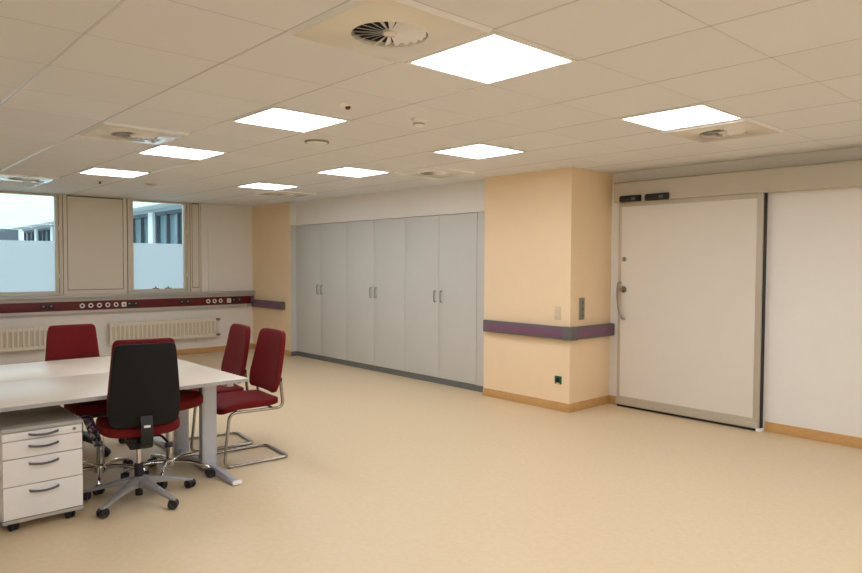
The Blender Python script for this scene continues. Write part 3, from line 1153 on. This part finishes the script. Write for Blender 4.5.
def caster(bm, x, y, ang, r=0.025, w=0.02):
    """twin wheel caster with hood and stem, wheel axis along ang + 90 degrees"""
    ax = Vector((-sin(ang), cos(ang), 0))
    c = Vector((x, y, r))
    for s in (-1, 1):
        a = c + ax * (s * 0.006)
        lathe(bm, [(0, 0), (r * 0.55, 0.0), (r * 0.96, 0.001), (r, 0.004), (r, w * 0.75), (r * 0.9, w), (r * 0.5, w * 0.95), (0.3 * r, w * 0.7), (0, w * 0.7)], a, 20, ax * s)
    cyl(bm, c - ax * 0.008, c + ax * 0.008, r * 0.5, seg=12)
    n0 = len(bm.verts)
    # hood
    d = Vector((cos(ang), sin(ang), 0))
    poly = [(r * 1.08 * cos(t), r * 1.08 * sin(t)) for t in [radians(20 + 140 * k / 8) for k in range(9)]]
    a_, b_ = [], []
    for u, v in poly + [(0, 0)]:
        a_.append(bm.verts.new(c + d * u + Vector((0, 0, v)) - ax * 0.0055))
        b_.append(bm.verts.new(c + d * u + Vector((0, 0, v)) + ax * 0.0055))
    n = len(a_)
    bm.faces.new(a_[::-1])
    bm.faces.new(b_)
    for k in range(n):
        bm.faces.new((a_[k], a_[(k + 1) % n], b_[(k + 1) % n], b_[k]))


for sx, sy in ((-0.06, -PW + 0.06), (-0.06, PW - 0.06), (-PD + 0.06, -PW + 0.06), (-PD + 0.06, PW - 0.06)):
    bm = NB()
    caster(bm, sx, sy, 0.5, 0.022, 0.017)
    cyl(bm, (sx, sy, 0.03), (sx, sy, 0.055), 0.02, seg=14)
    obj('caster', bm, M['tyre'], p)


# ------------------------------------------------------------------ chairs
def star_base(root, ang0, m, style, R_=0.335):
    bm = NB()
    if style == 'flat':
        lathe(bm, [(0.026, 0.155), (0.042, 0.15), (0.046, 0.11), (0.036, 0.085), (0.026, 0.085)], (0, 0, 0), 28)
    else:
        lathe(bm, [(0.03, 0.125), (0.044, 0.12), (0.048, 0.09), (0.04, 0.07), (0.03, 0.07)], (0, 0, 0), 28)
    for k in range(5):
        a = ang0 + k * 2 * pi / 5
        d = Vector((cos(a), sin(a), 0))
        n = Vector((-sin(a), cos(a), 0))
        if style == 'flat':
            rings = []
            for rr, w, z1, z0 in ((0.03, 0.036, 0.148, 0.092), (0.10, 0.030, 0.132, 0.095), (0.2, 0.024, 0.107, 0.083), (0.3, 0.019, 0.080, 0.062), (0.34, 0.017, 0.07, 0.056), (0.352, 0.010, 0.066, 0.058)):
                rings.append([bm.verts.new(d * rr + n * (w * q) + Vector((0, 0, z))) for q, z in ((-1, z0), (-1, z1 - 0.006), (-0.7, z1), (0.7, z1), (1, z1 - 0.006), (1, z0))])
            for A, B in zip(rings, rings[1:]):
                for q in range(6):
                    bm.faces.new((A[q], A[(q + 1) % 6], B[(q + 1) % 6], B[q]))
            bm.faces.new(rings[-1])
            bm.faces.new(rings[0][::-1])
        else:
            pts = [d * rr + Vector((0, 0, z)) for rr, z in ((0.03, 0.098), (0.09, 0.105), (0.16, 0.103), (0.23, 0.093), (0.29, 0.078), (R_ - 0.005, 0.066))]
            tube(bm, pts, [0.018, 0.0165, 0.015, 0.0145, 0.014, 0.013], 12)
    base = obj('star_base', bm, m, root, angle=40)
    for k in range(5):
        a = ang0 + k * 2 * pi / 5
        x, y = R_ * cos(a), R_ * sin(a)
        bm = NB()
        caster(bm, x + 0.008, y, a + 0.7 + k * 1.3, 0.031, 0.021)
        cyl(bm, (x, y, 0.03), (x, y, 0.062), 0.007, seg=10)
        obj('caster', bm, M['tyre'], base)
    return base


def back_place(x0, lean, z0, z1, curve, off):
    def f(s, v, h):
        z = z0 + (z1 - z0) * v
        x = x0 + lean * v + off + curve * s * s + 0.03 * (v - 0.45) ** 2
        return Vector((x + h, s, z))
    return f


def swivel_chair(label, loc, rotz, base_rot, base_mat, dz=0.0, cat='chair'):
    """front is local +x"""
    c = thing('swivel_chair', label, cat, loc, rotz, 'red office swivel chairs')
    star_base(c, base_rot, base_mat, 'flat')
    bm = NB()
    cyl(bm, (0, 0, 0.03), (0, 0, 0.16), 0.023, seg=20)
    cyl(bm, (0, 0, 0.15), (0, 0, 0.235), 0.027, seg=20)
    col = obj('gas_spring', bm, M['black'], c)
    bm = NB()
    cyl(bm, (0, 0, 0.235), (0, 0, 0.37), 0.014, seg=18)
    obj('piston', bm, M['chrome'], col)
    bm = NB()
    bx(bm, -0.12, 0.11, -0.07, 0.07, 0.352, 0.43, 0.016)
    bx(bm, -0.10, 0.09, -0.09, 0.09, 0.415, 0.455, 0.01)
    mech = obj('mechanism', bm, M['black'], c)
    bm = NB()
    tube(bm, fillet([(-0.02, -0.06, 0.41), (-0.04, -0.13, 0.41), (-0.13, -0.15, 0.385)], 0.03), 0.008, 8)
    bx(bm, -0.20, -0.12, -0.175, -0.135, 0.352, 0.388, 0.009, rot=Matrix.Rotation(0.3, 3, 'Y'))
    obj('lever', bm, M['black'], mech)
    # seat: rounded, waterfall front
    bm = NB()

    def seat_place(s, v, h):
        x = -0.235 + 0.47 * v
        z = 0.490 - 0.03 * max(0, v - 0.7) ** 2 / 0.09 + 0.02 * (s / 0.24) ** 2 * 0.6
        return Vector((x, s, z + h))
    pad(bm, seat_place, lambda v: 0.228 + 0.012 * sin(pi * v), 0.085, p=5, qtop=5, qbot=4)
    obj('seat', bm, M['red'], c)

    def bw(v):
        return 0.209 - 0.014 * ((0.28 - v) / 0.28 if v < 0.28 else 0) ** 2 - 0.033 * max(0, v - 0.28) / 0.72
    z0, z1 = 0.53 + dz * 0.3, 1.052 + dz
    bm = NB()
    pad(bm, back_place(-0.245, -0.06, z0 - 0.005, z1 + 0.012, 0.55, 0.028), bw, 0.062, p=6, qtop=16, qbot=8)
    bk = obj('backrest', bm, M['red'], c)
    bm = NB()
    pad(bm, back_place(-0.245, -0.06, z0, z1 - 0.012, 0.55, -0.014), lambda v: bw(v) - 0.001, 0.03, p=10, qtop=16, qbot=12)
    obj('back_shell', bm, M['shell'], bk)
    # upright bar behind the shell, bent forward under the seat
    bm = NB()
    prof = [(-0.298, 0.60 + dz * 0.5), (-0.312, 0.55), (-0.312, 0.46), (-0.27, 0.41), (-0.1, 0.40)]
    rings = []
    for i, (x, z) in enumerate(prof):
        w = (0.034, 0.034, 0.034, 0.036, 0.04)[i]
        th = (0.004, 0.014, 0.017, 0.017, 0.012)[i]
        if i == 0:
            dx, dz_ = prof[1][0] - x, prof[1][1] - z
        else:
            dx, dz_ = x - prof[i - 1][0], z - prof[i - 1][1]
        l = math.hypot(dx, dz_)
        nx, nz = -dz_ / l, dx / l
        rings.append([bm.verts.new((x + nx * th * q, w * s_, z + nz * th * q)) for s_, q in ((-1, -1), (1, -1), (0.8, 1), (-0.8, 1))])
    for A, B in zip(rings, rings[1:]):
        for q in range(4):
            bm.faces.new((A[q], A[(q + 1) % 4], B[(q + 1) % 4], B[q]))
    bm.faces.new(rings[0][::-1])
    bm.faces.new(rings[-1])
    bar = obj('support_bar', bm, M['black'], bk, angle=50)
    box_obj('maker_plate', (-0.331, -0.322, -0.018, 0.018, 0.535, 0.548), M['white_plastic'], bar)
    return c


swivel_chair('red swivel chair with black back shell, in front of the table', (-4.455, 1.505, 0), radians(170), radians(17 - 170), M['alu'])
swivel_chair('red swivel chair facing the camera on the window side of the table', (-5.94, 1.545, 0), radians(-4), radians(22), M['tyre'], -0.06)


def cantilever_chair(label, loc, rotz):
    """front is local +x"""
    c = thing('cantilever_chair', label, 'chair', loc, rotz, 'red cantilever visitor chairs')
    W_ = 0.215
    bm = NB()
    z = 0.012
    path = []
    side = [(-0.214, 0.635), (-0.240, 0.412), (0.180, 0.412), (0.222, z), (-0.295, z)]
    L1 = [(x, -W_ - (0.022 if i < 2 else 0), zz) for i, (x, zz) in enumerate(side)]
    L2 = [(x, W_ + (0.022 if i < 2 else 0), zz) for i, (x, zz) in enumerate(side)][::-1]
    pts = fillet(L1 + L2, 0.06, 8)
    tube(bm, pts, 0.0118, 12)
    # cross tubes under the seat
    cyl(bm, (0.12, -W_, 0.412), (0.12, W_, 0.412), 0.009, seg=10)
    cyl(bm, (-0.16, -W_ - 0.005, 0.412), (-0.16, W_ + 0.005, 0.412), 0.009, seg=10)
    fr = obj('tube_frame', bm, M['tube'], c, angle=60)
    for x in (0.18, -0.19):
        for s in (-1, 1):
            bm = NB()
            bx(bm, x - 0.02, x + 0.02, s * W_ - 0.008, s * W_ + 0.008, 0.0, 0.010, 0.003)
            obj('glide', bm, M['black'], fr)
    bm = NB()

    def seat_place(s, v, h):
        x = -0.234 + 0.479 * v
        zz = 0.450 - 0.035 * max(0, v - 0.62) ** 2 / 0.14 + 0.012 * (s / 0.24) ** 2 + 0.02 * max(0, 0.25 - v)
        return Vector((x, s, zz + h))
    pad(bm, seat_place, lambda v: 0.225 + 0.018 * v, 0.07, p=5, qtop=7, qbot=6)
    obj('seat', bm, M['red'], c)
    bm = NB()

    def bw(v):
        t = max(0.0, 1 - abs(v - 0.30) / 0.30)
        return 0.266 - 0.044 * max(0, v - 0.25) / 0.75 - 0.02 * max(0, 0.25 - v) / 0.25
    pad(bm, back_place(-0.197, -0.09, 0.525, 0.995, 0.4, 0.0), bw, 0.05, p=6, qtop=9, qbot=12)
    bk = obj('backrest', bm, M['red'], c)
    for s in (-1, 1):
        bm = NB()
        bx(bm, -0.226, -0.198, s * (W_ + 0.020) - 0.012, s * (W_ + 0.020) + 0.014, 0.612, 0.645, 0.005)
        obj('back_bracket', bm, M['black'], bk)
    return c


cantilever_chair('nearer of the two red cantilever chairs at the table end', (-4.875, 2.432, 0), radians(-95))
cantilever_chair('farther red cantilever chair at the table end, nearer the radiator', (-5.425, 2.425, 0), radians(-98))


def stool(label, loc, rotz, base_rot):
    c = thing('swivel_stool', label, 'stool', loc, rotz, 'red swivel stools under the table')
    star_base(c, base_rot, M['chrome'], 'tube', 0.30)
    bm = NB()
    cyl(bm, (0, 0, 0.06), (0, 0, 0.34), 0.026, seg=20)
    col = obj('gas_spring', bm, M['chrome'], c)
    bm = NB()
    cyl(bm, (0, 0, 0.34), (0, 0, 0.48), 0.015, seg=16)
    obj('piston', bm, M['black'], col)
    bm = NB()
    bx(bm, -0.12, 0.12, -0.12, 0.12, 0.475, 0.513, 0.012)
    tube(bm, [(0.0, 0.1, 0.487), (0.02, 0.2, 0.482), (0.03, 0.225, 0.472)], 0.006, 8)
    obj('seat_bracket', bm, M['black'], c)
    bm = NB()

    def sp(s, v, h):
        return Vector((-0.205 + 0.41 * v, s, 0.55 - 0.02 * max(0, v - 0.7) ** 2 / 0.09 + h))
    pad(bm, sp, lambda v: 0.21, 0.085, p=5, qtop=3, qbot=3)
    obj('seat', bm, M['red'], c)
    return c


stool('red seat with chrome star base under the table, just left of the silver table leg', (-4.82, 1.845, 0), radians(20), radians(40 - 20))
stool('red seat with chrome star base under the table, behind the drawer pedestal', (-5.0, 1.43, 0), radians(180), radians(-18 - 180))

# patterned cloth hanging off the stool seat beside the pedestal
bm = NB()
nu, nv = 10, 14
grid = []
for j in range(nv + 1):
    row = []
    v = j / nv
    for i in range(nu + 1):
        u = i / nu
        y = 1.255 + 0.065 * u + 0.08 * v
        x = -4.80 + 0.008 * sin(u * 9 + v * 2) * v - 0.085 * max(0, 0.15 - v) / 0.15
        zz = 0.510 - 0.23 * max(0, v - 0.08) - 0.004 * u * v
        row.append(bm.verts.new((x, y, zz)))
    grid.append(row)
for j in range(nv):
    for i in range(nu):
        bm.faces.new((grid[j][i], grid[j][i + 1], grid[j + 1][i + 1], grid[j + 1][i]))
bmesh.ops.solidify(bm, geom=bm.faces[:], thickness=0.003)
tag(obj('cloth', bm, M['cloth']), 'small blue and white patterned cloth hanging beside the drawer pedestal', 'cloth')
